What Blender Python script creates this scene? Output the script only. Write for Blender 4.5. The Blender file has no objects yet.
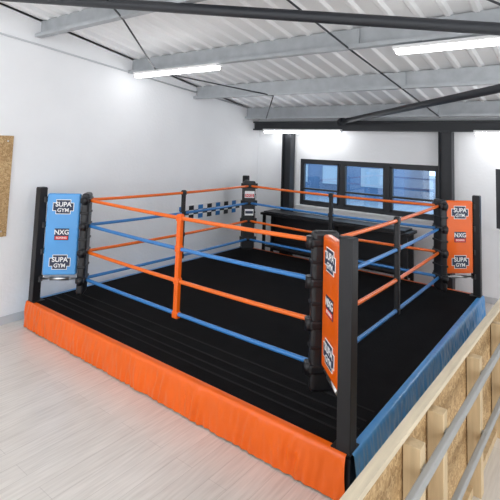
import bpy, bmesh, math, random
from mathutils import Vector, Matrix
random.seed(3)
S=4.387; P=0.32; COL=bpy.context.scene.collection
try: bpy.context.scene.view_settings.view_transform='Standard'
except: pass

# ---------------- materials ----------------
def mat(name,col,rough=.6,metal=0,noise=0.0,nscale=8,bump=0.0,bscale=40,emit=None,es=0,stretch=(1,1,1),spec=None,coat=0):
    m=bpy.data.materials.new(name); m.use_nodes=True; nt=m.node_tree; b=nt.nodes['Principled BSDF']
    b.inputs['Base Color'].default_value=(*col,1); b.inputs['Roughness'].default_value=rough; b.inputs['Metallic'].default_value=metal
    if spec is not None: b.inputs['Specular IOR Level'].default_value=spec
    if coat: b.inputs['Coat Weight'].default_value=coat; b.inputs['Coat Roughness'].default_value=.12
    if noise or bump:
        tc=nt.nodes.new('ShaderNodeTexCoord'); mp=nt.nodes.new('ShaderNodeMapping'); mp.inputs['Scale'].default_value=stretch
        nt.links.new(tc.outputs['Object'],mp.inputs['Vector'])
    if noise:
        n=nt.nodes.new('ShaderNodeTexNoise'); n.inputs['Scale'].default_value=nscale; n.inputs['Detail'].default_value=5
        nt.links.new(mp.outputs[0],n.inputs['Vector'])
        r=nt.nodes.new('ShaderNodeValToRGB'); r.color_ramp.elements[0].position=.3; r.color_ramp.elements[1].position=.7
        r.color_ramp.elements[0].color=(*[c*(1-noise) for c in col],1); r.color_ramp.elements[1].color=(*[min(1,c*(1+noise)) for c in col],1)
        nt.links.new(n.outputs['Fac'],r.inputs[0]); nt.links.new(r.outputs[0],b.inputs['Base Color'])
    if bump:
        n2=nt.nodes.new('ShaderNodeTexNoise'); n2.inputs['Scale'].default_value=bscale; nt.links.new(mp.outputs[0],n2.inputs['Vector'])
        bp=nt.nodes.new('ShaderNodeBump'); bp.inputs['Strength'].default_value=bump; bp.inputs['Distance'].default_value=.02
        nt.links.new(n2.outputs['Fac'],bp.inputs['Height']); nt.links.new(bp.outputs[0],b.inputs['Normal'])
    if emit: b.inputs['Emission Color'].default_value=(*emit,1); b.inputs['Emission Strength'].default_value=es
    return m
M={}
M['wall']=mat('white_painted_blockwork',(.85,.855,.87),.75,noise=.03,nscale=1.2,bump=.12,bscale=25)
M['black']=mat('black_powder_coat',(.009,.009,.011),.4,spec=.4)
M['blackvinyl']=mat('black_vinyl',(.010,.010,.012),.38,bump=.25,bscale=14)
M['canvas']=mat('black_canvas',(.006,.0055,.006),.8,noise=.25,nscale=5,bump=.15,bscale=60,spec=.07)
M['seam']=mat('canvas_seam',(.010,.009,.009),.7,spec=.15)
M['orange']=mat('orange_vinyl',(.83,.125,.003),.32,noise=.05,nscale=3,bump=.45,bscale=6,coat=.25,spec=.35)
M['blue']=mat('blue_vinyl',(.075,.33,.72),.3,noise=.06,nscale=3,bump=.55,bscale=6,coat=.35)
M['orope']=mat('orange_rope_cover',(.84,.15,.008),.3,coat=.25)
M['brope']=mat('blue_rope_cover',(.035,.20,.52),.3,coat=.25)
M['steel']=mat('galvanised_steel',(.40,.42,.44),.45,metal=.1,noise=.1,nscale=6)
M['darksteel']=mat('dark_grey_steel',(.018,.020,.025),.5)
M['chrome']=mat('turnbuckle_steel',(.6,.6,.6),.3,metal=1)
M['roof']=mat('white_profiled_sheet',(.9,.905,.91),.5)
M['pine']=mat('pine_timber',(.56,.42,.25),.65,noise=.15,nscale=4,stretch=(6,6,.6))
M['plate']=mat('plywood_edge',(.62,.53,.39),.65,noise=.12,nscale=4,stretch=(.6,6,6))
M['rail']=mat('pale_grey_rail',(.34,.34,.33),.75,spec=.3)
M['white']=mat('white_print',(.85,.85,.85),.5)
M['navy']=mat('navy_print',(.02,.03,.07),.5)
M['red']=mat('red_print',(.7,.02,.02),.5)
M['skirting']=mat('skirting_paint',(.55,.56,.58),.5)
M['lampbody']=mat('lamp_housing',(.8,.8,.8),.4)
M['lamp']=mat('lamp_diffuser',(1,1,1),.4,emit=(.98,.99,1),es=14)
M['ext1']=mat('exterior_cladding',(.07,.14,.25),.6,noise=.35,nscale=.5)
M['ext2']=mat('exterior_tarmac',(.20,.27,.34),.8)
M['ext3']=mat('exterior_light_cladding',(.32,.42,.50),.6)
# osb
def osb():
    m=bpy.data.materials.new('osb_board'); m.use_nodes=True; nt=m.node_tree; b=nt.nodes['Principled BSDF']; b.inputs['Roughness'].default_value=.7
    tc=nt.nodes.new('ShaderNodeTexCoord'); n=nt.nodes.new('ShaderNodeTexNoise'); n.inputs['Scale'].default_value=14; n.inputs['Detail'].default_value=2
    mp=nt.nodes.new('ShaderNodeMapping'); mp.inputs['Scale'].default_value=(1,1,1)
    nt.links.new(tc.outputs['Object'],mp.inputs[0])
    v=nt.nodes.new('ShaderNodeTexVoronoi'); v.inputs['Scale'].default_value=28
    mx=nt.nodes.new('ShaderNodeMixRGB'); mx.blend_type='ADD'; mx.inputs[0].default_value=.35
    nt.links.new(mp.outputs[0],n.inputs['Vector']); nt.links.new(mp.outputs[0],mx.inputs[1]); nt.links.new(n.outputs['Color'],mx.inputs[2]); nt.links.new(mx.outputs[0],v.inputs['Vector'])
    r=nt.nodes.new('ShaderNodeValToRGB'); e=r.color_ramp.elements; e[0].position=0; e[0].color=(.32,.19,.08,1); e[1].position=1; e[1].color=(.60,.42,.22,1)
    k=r.color_ramp.elements.new(.5); k.color=(.46,.29,.13,1)
    s=nt.nodes.new('ShaderNodeSeparateColor'); nt.links.new(v.outputs['Color'],s.inputs[0]); nt.links.new(s.outputs[0],r.inputs[0]); nt.links.new(r.outputs[0],b.inputs['Base Color'])
    return m
M['osb']=osb()
def floor_mat():
    m=bpy.data.materials.new('bleached_plank_floor'); m.use_nodes=True; nt=m.node_tree; b=nt.nodes['Principled BSDF']; b.inputs['Roughness'].default_value=.28
    tc=nt.nodes.new('ShaderNodeTexCoord'); br=nt.nodes.new('ShaderNodeTexBrick')
    br.inputs['Scale'].default_value=1; br.inputs['Brick Width'].default_value=1.3; br.inputs['Row Height'].default_value=.17; br.inputs['Mortar Size'].default_value=.002
    br.inputs['Color1'].default_value=(.73,.69,.645,1); br.inputs['Color2'].default_value=(.69,.65,.605,1); br.inputs['Mortar'].default_value=(.56,.52,.48,1); br.offset=.37
    mp=nt.nodes.new('ShaderNodeMapping'); mp.inputs['Scale'].default_value=(1.2,18,1)
    n=nt.nodes.new('ShaderNodeTexNoise'); n.inputs['Scale'].default_value=2.5; n.inputs['Detail'].default_value=6
    mx=nt.nodes.new('ShaderNodeMixRGB'); mx.blend_type='MULTIPLY'; mx.inputs[0].default_value=1
    r=nt.nodes.new('ShaderNodeValToRGB'); r.color_ramp.elements[0].position=.3; r.color_ramp.elements[0].color=(.88,.87,.86,1); r.color_ramp.elements[1].position=.65; r.color_ramp.elements[1].color=(1.05,1.05,1.05,1)
    nt.links.new(tc.outputs['Object'],br.inputs['Vector']); nt.links.new(tc.outputs['Object'],mp.inputs[0]); nt.links.new(mp.outputs[0],n.inputs['Vector'])
    nt.links.new(n.outputs['Fac'],r.inputs[0]); nt.links.new(br.outputs['Color'],mx.inputs[1]); nt.links.new(r.outputs[0],mx.inputs[2]); nt.links.new(mx.outputs[0],b.inputs['Base Color'])
    return m
M['floor']=floor_mat()
def glass():
    m=bpy.data.materials.new('window_glass'); m.use_nodes=True; nt=m.node_tree; nt.nodes.clear()
    o=nt.nodes.new('ShaderNodeOutputMaterial'); t=nt.nodes.new('ShaderNodeBsdfTransparent'); t.inputs[0].default_value=(.76,.88,1,1)
    g=nt.nodes.new('ShaderNodeBsdfGlossy'); g.inputs['Roughness'].default_value=.03; x=nt.nodes.new('ShaderNodeMixShader'); x.inputs[0].default_value=.08
    nt.links.new(t.outputs[0],x.inputs[1]); nt.links.new(g.outputs[0],x.inputs[2]); nt.links.new(x.outputs[0],o.inputs[0]); return m
M['glass']=glass()

# ---------------- mesh builder ----------------
class MB:
    def __init__(s): s.bm=bmesh.new(); s.mats=[]
    def mi(s,m):
        if m not in s.mats: s.mats.append(m)
        return s.mats.index(m)
    def box(s,c,size,m,rz=0,bev=0,rot=None):
        t=bmesh.new(); bmesh.ops.create_cube(t,size=1)
        bmesh.ops.scale(t,vec=size,verts=t.verts)
        if bev: bmesh.ops.bevel(t,geom=t.edges[:],offset=bev,segments=3,affect='EDGES',profile=.5)
        R=rot if rot is not None else Matrix.Rotation(rz,4,'Z')
        s._merge(t,Matrix.Translation(c)@R.to_4x4(),m,smooth=False)
    def cyl(s,a,b,r,m,seg=16,r2=None):
        a=Vector(a);b=Vector(b);d=b-a; t=bmesh.new()
        bmesh.ops.create_cone(t,cap_ends=True,segments=seg,radius1=r,radius2=r if r2 is None else r2,depth=d.length)
        s._merge(t,Matrix.Translation((a+b)/2)@d.to_track_quat('Z','Y').to_matrix().to_4x4(),m,smooth=True)
    def tube(s,pts,r,m,seg=16):
        pts=[Vector(p) for p in pts]; d=(pts[-1]-pts[0]).normalized(); up=Vector((0,0,1)); sd=d.cross(up).normalized(); i=s.mi(m)
        R=[[s.bm.verts.new(p+(sd*math.cos(2*math.pi*k/seg)+up*math.sin(2*math.pi*k/seg))*r) for k in range(seg)] for p in pts]
        for a in range(len(R)-1):
            for k in range(seg):
                f=s.bm.faces.new((R[a][k],R[a+1][k],R[a+1][(k+1)%seg],R[a][(k+1)%seg])); f.material_index=i; f.smooth=True
        for q in (R[0],list(reversed(R[-1]))):
            f=s.bm.faces.new(q); f.material_index=i
    def _merge(s,t,X,m,smooth):
        i=s.mi(m); bmesh.ops.transform(t,matrix=X,verts=t.verts); vm={}
        for v in t.verts: vm[v]=s.bm.verts.new(v.co)
        for f in t.faces:
            nf=s.bm.faces.new([vm[v] for v in f.verts]); nf.material_index=i; nf.smooth=smooth and len(f.verts)==4
        t.free()
    def face(s,vs,m,smooth=False):
        f=s.bm.faces.new([s.bm.verts.new(v) for v in vs]); f.material_index=s.mi(m); f.smooth=smooth
    def grid(s,rows,m,smooth=True):
        i=s.mi(m); V=[[s.bm.verts.new(p) for p in r] for r in rows]
        for a in range(len(V)-1):
            for b in range(len(V[0])-1):
                f=s.bm.faces.new((V[a][b],V[a][b+1],V[a+1][b+1],V[a+1][b])); f.material_index=i; f.smooth=smooth
    def done(s,name,parent=None):
        me=bpy.data.meshes.new(name); s.bm.normal_update(); s.bm.to_mesh(me); s.bm.free()
        for m in s.mats: me.materials.append(m if not isinstance(m,str) else M[m])
        o=bpy.data.objects.new(name,me); COL.objects.link(o)
        if parent: o.parent=parent
        return o
def empty(name):
    o=bpy.data.objects.new(name,None); COL.objects.link(o); return o
def text(name,body,size,mt,center,normal,parent,roll=0):
    cu=bpy.data.curves.new(name,'FONT'); cu.body=body; cu.size=size; cu.align_x='CENTER'; cu.align_y='CENTER'; cu.extrude=.001; cu.offset=size*.02
    cu.materials.append(M[mt]); o=bpy.data.objects.new(name,cu); COL.objects.link(o)
    n=Vector(normal).normalized(); up=Vector((0,0,1)); x=up.cross(n)
    R=Matrix((x,up,n)).transposed().to_4x4()
    o.matrix_world=Matrix.Translation(center)@R@Matrix.Rotation(roll,4,'Z'); o.parent=parent
    return o

# ---------------- room shell ----------------
YW=4.73; XB=5.25; X0=-7.0; Y0=-7.0
def zr(x): return 4.09-.174*x
b=MB(); b.box(((X0+XB)/2,(Y0+YW)/2,-.05),(XB-X0+.4,YW-Y0+.4,.1),'floor'); b.done('floor')
b=MB()
q=[(X0,0),(XB+.2,0),(XB+.2,zr(XB+.2)),(X0,zr(X0))]
b.face([(x,YW,z) for x,z in q],'wall'); b.face([(x,YW+.2,z) for x,z in reversed(q)],'wall')
for k in range(4):
    a,c=q[k],q[(k+1)%4]; b.face([(a[0],YW,a[1]),(a[0],YW+.2,a[1]),(c[0],YW+.2,c[1]),(c[0],YW,c[1])],'wall')
b.done('wall_left')
# back wall with openings
W1=(.74,3.60,1.20,2.16); W2=(-2.9,-.12,1.20,2.16)
b=MB(); T=.2; xc=XB+T/2; ztop=zr(XB)-.02
def seg(y0,y1,z0,z1): b.box((xc,(y0+y1)/2,(z0+z1)/2),(T,y1-y0,z1-z0),'wall')
seg(Y0,YW,0,1.20); seg(Y0,YW,2.16,ztop); seg(W1[1],YW,1.2,2.16); seg(W2[1],W1[0],1.2,2.16); seg(Y0,W2[0],1.2,2.16)
b.done('wall_back')
# ribbed roof
b=MB(); prof=[]; y=Y0
while y<YW:
    prof+= [(y,0),(y+.17,0),(y+.20,-.03),(y+.24,-.03),(y+.27,0)]; y+=.27
xs=(X0,XB+.25)
b.grid([[(x,min(yy,YW),zr(x)+.0+dz) for yy,dz in prof] for x in xs],'roof',smooth=False)
b.done('ceiling')
b=MB(); b.box(((X0+XB)/2,YW-.01,.05),(XB-X0,.02,.10),'skirting'); b.done('baseboard_left')
b=MB(); b.box((XB-.01,(Y0+YW)/2,.05),(.02,YW-Y0-.05,.10),'skirting'); b.done('baseboard_back')
# windows
def window(name,w,n):
    y0,y1,z0,z1=w; b=MB(); X=XB+.06; fw=.065
    b.box((X,(y0+y1)/2,z1-fw/2),(.09,y1-y0,fw),'darksteel'); b.box((X,(y0+y1)/2,z0+fw/2),(.09,y1-y0,fw),'darksteel')
    for i in range(n+1):
        y=y0+fw/2+(y1-y0-fw)*i/n; b.box((X,y,(z0+z1)/2),(.088,fw*(1.5 if 0<i<n else 1),z1-z0-.01),'darksteel')
    for i in range(n):
        a=y0+(y1-y0)*i/n+.055; c=y0+(y1-y0)*(i+1)/n-.055
        for zz in (z0+.08,z1-.08): b.box((X-.01,(a+c)/2,zz),(.07,c-a,.04),'darksteel')
        for yy in (a+.015,c-.015): b.box((X-.01,yy,(z0+z1)/2),(.07,.04,z1-z0-.14),'darksteel')
        b.box((X-.03,(a+c)/2,z0+.34),(.05,c-a,.035),'darksteel')
        b.box((X-.06,(a+c)/2,z0+.1),(.03,.12,.02),'darksteel')
    b.box((X,(y0+y1)/2,(z0+z1)/2),(.006,y1-y0-.06,z1-z0-.06),'glass')
    b.box((XB-.02,(y0+y1)/2,z0-.012),(.16,y1-y0+.1,.024),'white')
    b.done(name)
window('window_1',W1,3); window('window_2',W2,3)

# steel: purlins
for x in (-4.8,-3.2,-1.6,0,1.6,3.16,4.78):
    b=MB(); z=zr(x)-.02; h=.24; y0,y1=Y0,YW-.01; yc=(y0+y1)/2; L=y1-y0
    b.box((x,yc,z-h/2),(.012,L,h),'steel')
    b.box((x+.04,yc,z-.012),(.09,L,.012),'steel'); b.box((x-.04,yc,z-h),(.09,L,.012),'steel'); b.box((x-.085,yc,z-h+.02),(.008,L,.04),'steel')
    b.box((x-.02,.75,z-h/2),(.03,.22,h-.03),'steel')
    b.done('roof_purlin')
# dark beam + columns
b=MB(); xb=5.08; yc=(Y0+YW-.02)/2; L=YW-.02-Y0
b.box((xb,yc,2.93),(.16,L,.03),'darksteel'); b.box((xb,yc,2.77),(.16,L,.03),'darksteel'); b.box((xb,yc,2.85),(.05,L,.17),'darksteel'); b.done('steel_eaves_beam')
for y in (3.80,.60,-3.4):
    b=MB(); w=.2; h=2.75
    b.box((xb,y-w/2,h/2),(.18,.018,h),'darksteel'); b.box((xb,y+w/2,h/2),(.18,.018,h),'darksteel'); b.box((xb,y,h/2),(.02,w,h),'darksteel'); b.box((xb,y,.01),(.26,.28,.02),'darksteel')
    b.done('steel_column')
# dark round pipes
b=MB(); b.cyl((-1.27,YW,4.12),(2.1,-3.15,3.2),.055,'darksteel',20); b.cyl((-1.25,YW-.02,4.115),(-1.24,YW-.06,4.11),.1,'darksteel',20); b.done('roof_brace_tube')
p1=Vector((5.03,2.56,2.93)); p2=Vector((2.49,-.62,3.14)); p3=p1+(p2-p1)*1.7
b=MB(); b.cyl(p1,p3,.05,'darksteel',20); b.cyl(p1,p1+(p2-p1)*.03,.075,'darksteel',20); b.done('roof_brace_tube')
# anti-sag rods
b=MB()
def rp(x,y,dz=-.27): return (x,y,zr(x)+dz)
for a,c in ((( -1.6,.8),(1.6,.75)),((1.6,.75),(4.78,.62)),((-.0,2.85),(1.6,4.1)),((0,2.85),(-1.6,1.8)),((1.6,-1.2),(0,-.3)),((1.6,4.1),(3.16,2.9)),((3.16,2.9),(4.78,4.2)),((3.16,-.6),(1.6,-1.2))):
    b.cyl(rp(*a),rp(*c),.011,'darksteel',8)
b.done('roof_tie_rods')
# conduit on wall
b=MB(); b.cyl((-3,YW-.02,4.02),(5.2,YW-.02,3.20),.014,'skirting',10); b.done('wall_conduit')

# lights
def lamp(x,y0,y1,z,top):
    b=MB(); yc=(y0+y1)/2; L=y1-y0
    b.box((x,yc,z+.03),(.11,L,.04),'lampbody',bev=.008)
    b.box((x,yc,z-.015),(.09,L-.05,.05),'lamp',bev=.02)
    for yy in (y0+.3,y1-.3): b.cyl((x,yy,z+.05),(x,yy,top),.006,'steel',6)
    b.done('fluorescent_light')
pt=lambda x: zr(x)-.265
lamp(1.54,2.7,4.55,3.5,pt(1.6)); lamp(1.54,-1.62,.23,3.47,pt(1.6)); lamp(4.93,2.5,4.35,2.68+.05,2.78); lamp(4.93,-1.72,.13,2.68+.05,2.78)
for y in (2.7,-1.6,-5.6): lamp(-1.66,y,y+1.85,3.9,pt(-1.6))  # unseen row, added to brighten the room
lamp(1.54,-5.6,-3.75,3.5,pt(1.6))  # out-of-view extra lamp, added for more light
for y in (2.7,-1.6,-5.6): lamp(-4.86,y,y+1.85,4.3,pt(-4.8))  # second unseen row of added lamps, off camera, for fill light

# left-wall objects
b=MB(); b.box((-1.1,YW-.012,1.785),(1.66,.02,1.31),'osb'); 
for x in (-1.85,-.34):
    for z in (1.2,2.37): b.cyl((x,YW-.025,z),(x,YW-.02,z),.012,'chrome',10)
b.done('osb_wall_board')
b=MB(); x0,x1,z0,z1=2.8,4.62,.96,1.25; b.box(((x0+x1)/2,YW-.01,(z0+z1)/2),(x1-x0,.016,z1-z0),'white')
n=14
for i in range(n):
    for j in range(3):
        if (i+j)%2==0:
            w=(x1-x0-.04)/n; h=(z1-z0-.04)/3
            b.box((x0+.02+w*(i+.5),YW-.02,z0+.02+h*(j+.5)),(w,.006,h),'darksteel' if i%4 else 'brope')
b.done('checkered_wall_sign')

# table behind ring
b=MB(); b.box((4.76,2.58,1.02),(.44,3.05,.05),'black',bev=.008); b.box((4.95,2.58,.6),(.03,2.9,.75),'black')
b.box((4.76,2.58,.38),(.40,2.85,.03),'darksteel')
for y in (1.12,2.58,4.04):
    for x in (4.60,4.90): b.box((x,y,.5),(.05,.05,.998),'black')
b.box((4.76,2.58,1.062),(.40,2.9,.03),'darksteel',bev=.01)
b.done('black_gym_table')

# exterior
b=MB(); b.box((26,6,-.15),(36,60,.1),'ext2'); b.done('exterior_ground')
b=MB(); b.box((20,14,1.2),(4,16.6,2.6),'ext1'); 
for i in range(7): b.box((17.97,7.2+2.1*i,1.0),(.06,1.2,.9),'ext3')
b.box((17.9,14,2.45),(.2,16.8,.14),'ext3'); b.done('exterior_building')
b=MB(); b.box((22,-1,1.0),(4,11,2.4),'ext3'); b.box((19.95,-1,.4),(.1,9,.6),'ext1'); b.done('exterior_building')

# ---------------- OSB partition ----------------
ptn=empty('osb_partition')
R=Matrix.Translation((-1.3,-.60,0))@Matrix.Rotation(-.02,4,'Z'); ptn.matrix_world=R
b=MB(); x0,x1=-1.3,5.2
b.box(((x0+x1)/2,0,.49),(x1-x0,.018,.98),'osb'); b.done('board',ptn)
b=MB(); b.box(((x0+x1)/2,-.012,.985),(x1-x0,.055,.03),'plate'); b.done('top_plate',ptn)
b=MB()
for x in (-.6,.66,1.05,1.95,2.8,3.6,4.5): b.box((x,-.060,.47),(.08,.09,.94),'pine',bev=.004)
b.box(((x0+x1)/2,-.03,.03),(x1-x0,.045,.06),'pine')
b.done('studs',ptn)
b=MB()
for z in (.83,.42):
    b.box(((x0+x1)/2,-.13,z),(x1-x0,.035,.05),'rail',bev=.008)
    for x in (-.6,.66,1.05,1.95,2.8,3.6,4.5): b.box((x,-.11,z),(.05,.03,.03),'rail')
b.done('rails',ptn)

# ---------------- boxing ring ----------------
ring=empty('boxing_ring'); e=.06
b=MB(); b.box((S/2,S/2,P/2-.005),(S+2*e-.06,S+2*e-.06,P-.03),'black'); b.done('platform',ring)
b=MB(); b.box((S/2,S/2,P-.012),(S+2*e,S+2*e,.024),'canvas',bev=.008)
b.done('canvas_floor',ring)
b=MB()
for x in (.16,.27,.40,.56): b.box((x,S/2,P+.001),(.022,S-.05,.005),'seam')
b.done('canvas_seams',ring)
def skirt(name,A,B,nrm,m,seed):
    A=Vector(A);B=Vector(B);nrm=Vector(nrm); rnd=random.Random(seed); N=360; rows=[]
    ph=[(rnd.uniform(3,75),rnd.uniform(0,6.28),rnd.uniform(.3,1)) for _ in range(18)]
    prof=[(P+.004,-.05,0),(P+.006,.0,0),(P-.004,.014,.1),(P-.03,.02,.4),(P-.06,.023,.6),(P-.1,.026,.8),(P-.13,.028,.9),(P-.16,.03,1),(P-.19,.03,1),(P-.22,.03,1),(P-.25,.03,1),(.04,.028,1),(.012,.026,.9)]
    for z,o,wf in prof:
        r=[]
        for i in range(N+1):
            t=i/N; w=sum(a*math.sin(f*t*6.28+p+z*22*math.sin(p*3)) for f,p,a in ph)*.0030
            q=A.lerp(B,t)+nrm*(o+w*wf); r.append((q.x,q.y,z+(w*.5*wf if z>.02 else 0)))
        rows.append(r)
    b=MB(); b.grid(rows,m); o=b.done(name,ring); return o
g=e
skirt('skirt_front',(-g,S+g,0),(-g,-g+.03,0),(-1,0,0),'orange',1)
skirt('skirt_right',(-g+.03,-g,0),(S+g,-g,0),(0,-1,0),'blue',2)
skirt('skirt_back',(S+g,-g,0),(S+g,S+g,0),(1,0,0),'orange',3)
skirt('skirt_left',(S+g,S+g,0),(-g,S+g,0),(0,1,0),'blue',4)
ZR=[P+1.30,P+.97,P+.63,P+.28]; D=.42
corners=[((0,0),(1,1),'orange','near'),((0,S),(1,-1),'blue','left'),((S,0),(-1,1),'orange','right'),((S,S),(-1,-1),'blackvinyl','far')]
for (cx,cy),(sx,sy),m,nm in corners:
    d=Vector((sx,sy,0)).normalized(); n=Vector((0,0,1)).cross(d); a=math.atan2(d.y,d.x)
    c=Vector((cx,cy,0))
    b=MB(); b.box((cx,cy,(P+1.45)/2+.01),(.105,.105,P+1.43),'black',bev=.006); b.box((cx,cy,P+1.452),(.095,.095,.012),'black',bev=.003)
    b.box((cx+sx*.02,cy+sy*.02,P+.006),(.15,.15,.012),'black'); b.done('corner_post_'+nm,ring)
    # turnbuckles
    b=MB()
    for z in ZR:
        p0=c+d*.06; p1=c+d*(D*1.414-.06)
        b.cyl((p0.x,p0.y,z),(p1.x,p1.y,z),.012,'chrome',10); q0=p0.lerp(p1,.25);q1=p0.lerp(p1,.75); b.cyl((q0.x,q0.y,z),(q1.x,q1.y,z),.024,'chrome',12)
        b.box((p0.x,p0.y,z),(.03,.08,.07),'black',rz=a)
    b.done('turnbuckles_'+nm,ring)
    # black pad
    pc=c+d*(D*1.414-.01); b=MB()
    b.box((pc.x,pc.y,P+.745),(.10,.24,1.30),'blackvinyl',rz=a,bev=.035)
    for z in ZR:
        b.box((pc.x,pc.y,z),(.125,.262,.075),'black',rz=a,bev=.02)
        for s in (-1,1):
            q=pc+n*(s*.125); b.cyl((q.x,q.y,z-.05),(q.x,q.y,z+.05),.04,'black',14)
    for z in (P+.45,P+.8,P+1.14): b.box((pc.x,pc.y,z),(.112,.25,.03),'black',rz=a,bev=.008)
    b.done('corner_pad_'+nm,ring)
    # banner around turnbuckles
    t0,t1=.085,D*1.414-.085; bc=c+d*((t0+t1)/2); L=t1-t0; b=MB(); th=.085; z0,z1=P+.33,P+1.38
    b.box((bc.x,bc.y,(z0+z1)/2),(L,th,z1-z0),m,rz=a,bev=.025)
    b.done('corner_banner_'+nm,ring)
    for s in (-1,1):
        f=bc+n*(s*(th/2+.002)); nn=n*s; b=MB()
        aa=math.atan2(nn.y,nn.x)
        for zc in (z1-.17,z0+.17):
            b.box((f.x,f.y,zc),(.004,.27,.11),'white',rz=aa,bev=.0015); b.box((f.x,f.y,zc),(.0045,.19,.19),'white',rz=aa,bev=.0015); b.box((f.x,f.y,zc),(.006,.255,.095),'navy',rz=aa,bev=.0015); b.box((f.x,f.y,zc),(.0065,.175,.175),'navy',rz=aa,bev=.0015)
            g1=f+nn*.0035; text('badge_text','SUPA',.085,'white',(g1.x,g1.y,zc+.03),nn,ring); text('badge_text','GYM',.07,'white',(g1.x,g1.y,zc-.045),nn,ring)
        zc=(z0+z1)/2
        b.box((f.x,f.y,zc),(.004,.18,.15),'navy',rz=aa,bev=.0015); b.box((f.x,f.y,zc-.045),(.006,.165,.045),'red',rz=aa,bev=.0015)
        g1=f+nn*.0035; text('badge_text','NXG',.085,'white',(g1.x,g1.y,zc+.025),nn,ring); text('badge_text','BOXING',.035,'white',(g1.x,g1.y,zc-.045),nn,ring)
        b.done('badges_'+nm,ring)
    if nm=='far':
        f=pc+d*.068; b=MB(); b.box((f.x,f.y,P+1.14),(.006,.19,.13),'white',rz=a); b.box((f.x,f.y,P+1.12),(.009,.17,.06),'red',rz=a)
        b.box((f.x,f.y,P+.8),(.006,.17,.12),'white',rz=a); b.box((f.x,f.y,P+.8),(.009,.15,.05),'navy',rz=a); b.done('pad_label',ring); g1=f+d*.006
        text('badge_text','NXG',.06,'white',(g1.x,g1.y,P+1.12),d,ring)
# ropes
cp=[(D,D),(D,S-D),(S-D,S-D),(S-D,D)]
for k in range(4):
    A=cp[k];B=cp[(k+1)%4]; b=MB()
    for i,z in enumerate(ZR):
        m='orope' if i%2==0 else 'brope'; N=20
        b.tube([(A[0]+(B[0]-A[0])*j/N,A[1]+(B[1]-A[1])*j/N,z-.02*4*(j/N)*(1-j/N)*(1 if i<3 else .5)) for j in range(N+1)],.021,m)
    b.done('ropes_side_%d'%(k+1),ring)
    # spacers
    b=MB(); mid=((A[0]+B[0])/2,(A[1]+B[1])/2); m='orange' if k==0 else 'blackvinyl'
    al=0 if abs(A[0]-B[0])>.1 else math.pi/2
    b.box((mid[0],mid[1],(ZR[0]+ZR[3])/2-.01),(.06,.058,ZR[0]-ZR[3]+.07),m,rz=al,bev=.012)
    for z in ZR: b.box((mid[0],mid[1],z-.02),(.085,.066,.075),m,rz=al,bev=.015)
    b.done('rope_spacer_%d'%(k+1),ring)

# ---------------- world ----------------
w=bpy.data.worlds.new('sky'); bpy.context.scene.world=w; w.use_nodes=True
bg=w.node_tree.nodes['Background']; bg.inputs[0].default_value=(.93,.965,1,1); bg.inputs[1].default_value=2.45

# ---------------- camera ----------------
yaw,pitch,roll,f=.6581,.0895,.0328,450.2192
fw=Vector((math.cos(yaw)*math.cos(pitch),math.sin(yaw)*math.cos(pitch),math.sin(pitch)))
r=fw.cross(Vector((0,0,1))).normalized(); u=r.cross(fw); r2=r*math.cos(roll)+u*math.sin(roll); u2=r2.cross(fw)
cd=bpy.data.cameras.new('camera'); cam=bpy.data.objects.new('camera',cd); COL.objects.link(cam)
Rm=Matrix((r2,u2,-fw)).transposed().to_4x4(); cam.matrix_world=Matrix.Translation((-3.125,-1.4604,2.1104+P))@Rm
cd.sensor_width=36; cd.lens=f/500*36; cd.shift_y=-(250-103.924)/500; cd.clip_start=.05
bpy.context.scene.camera=cam
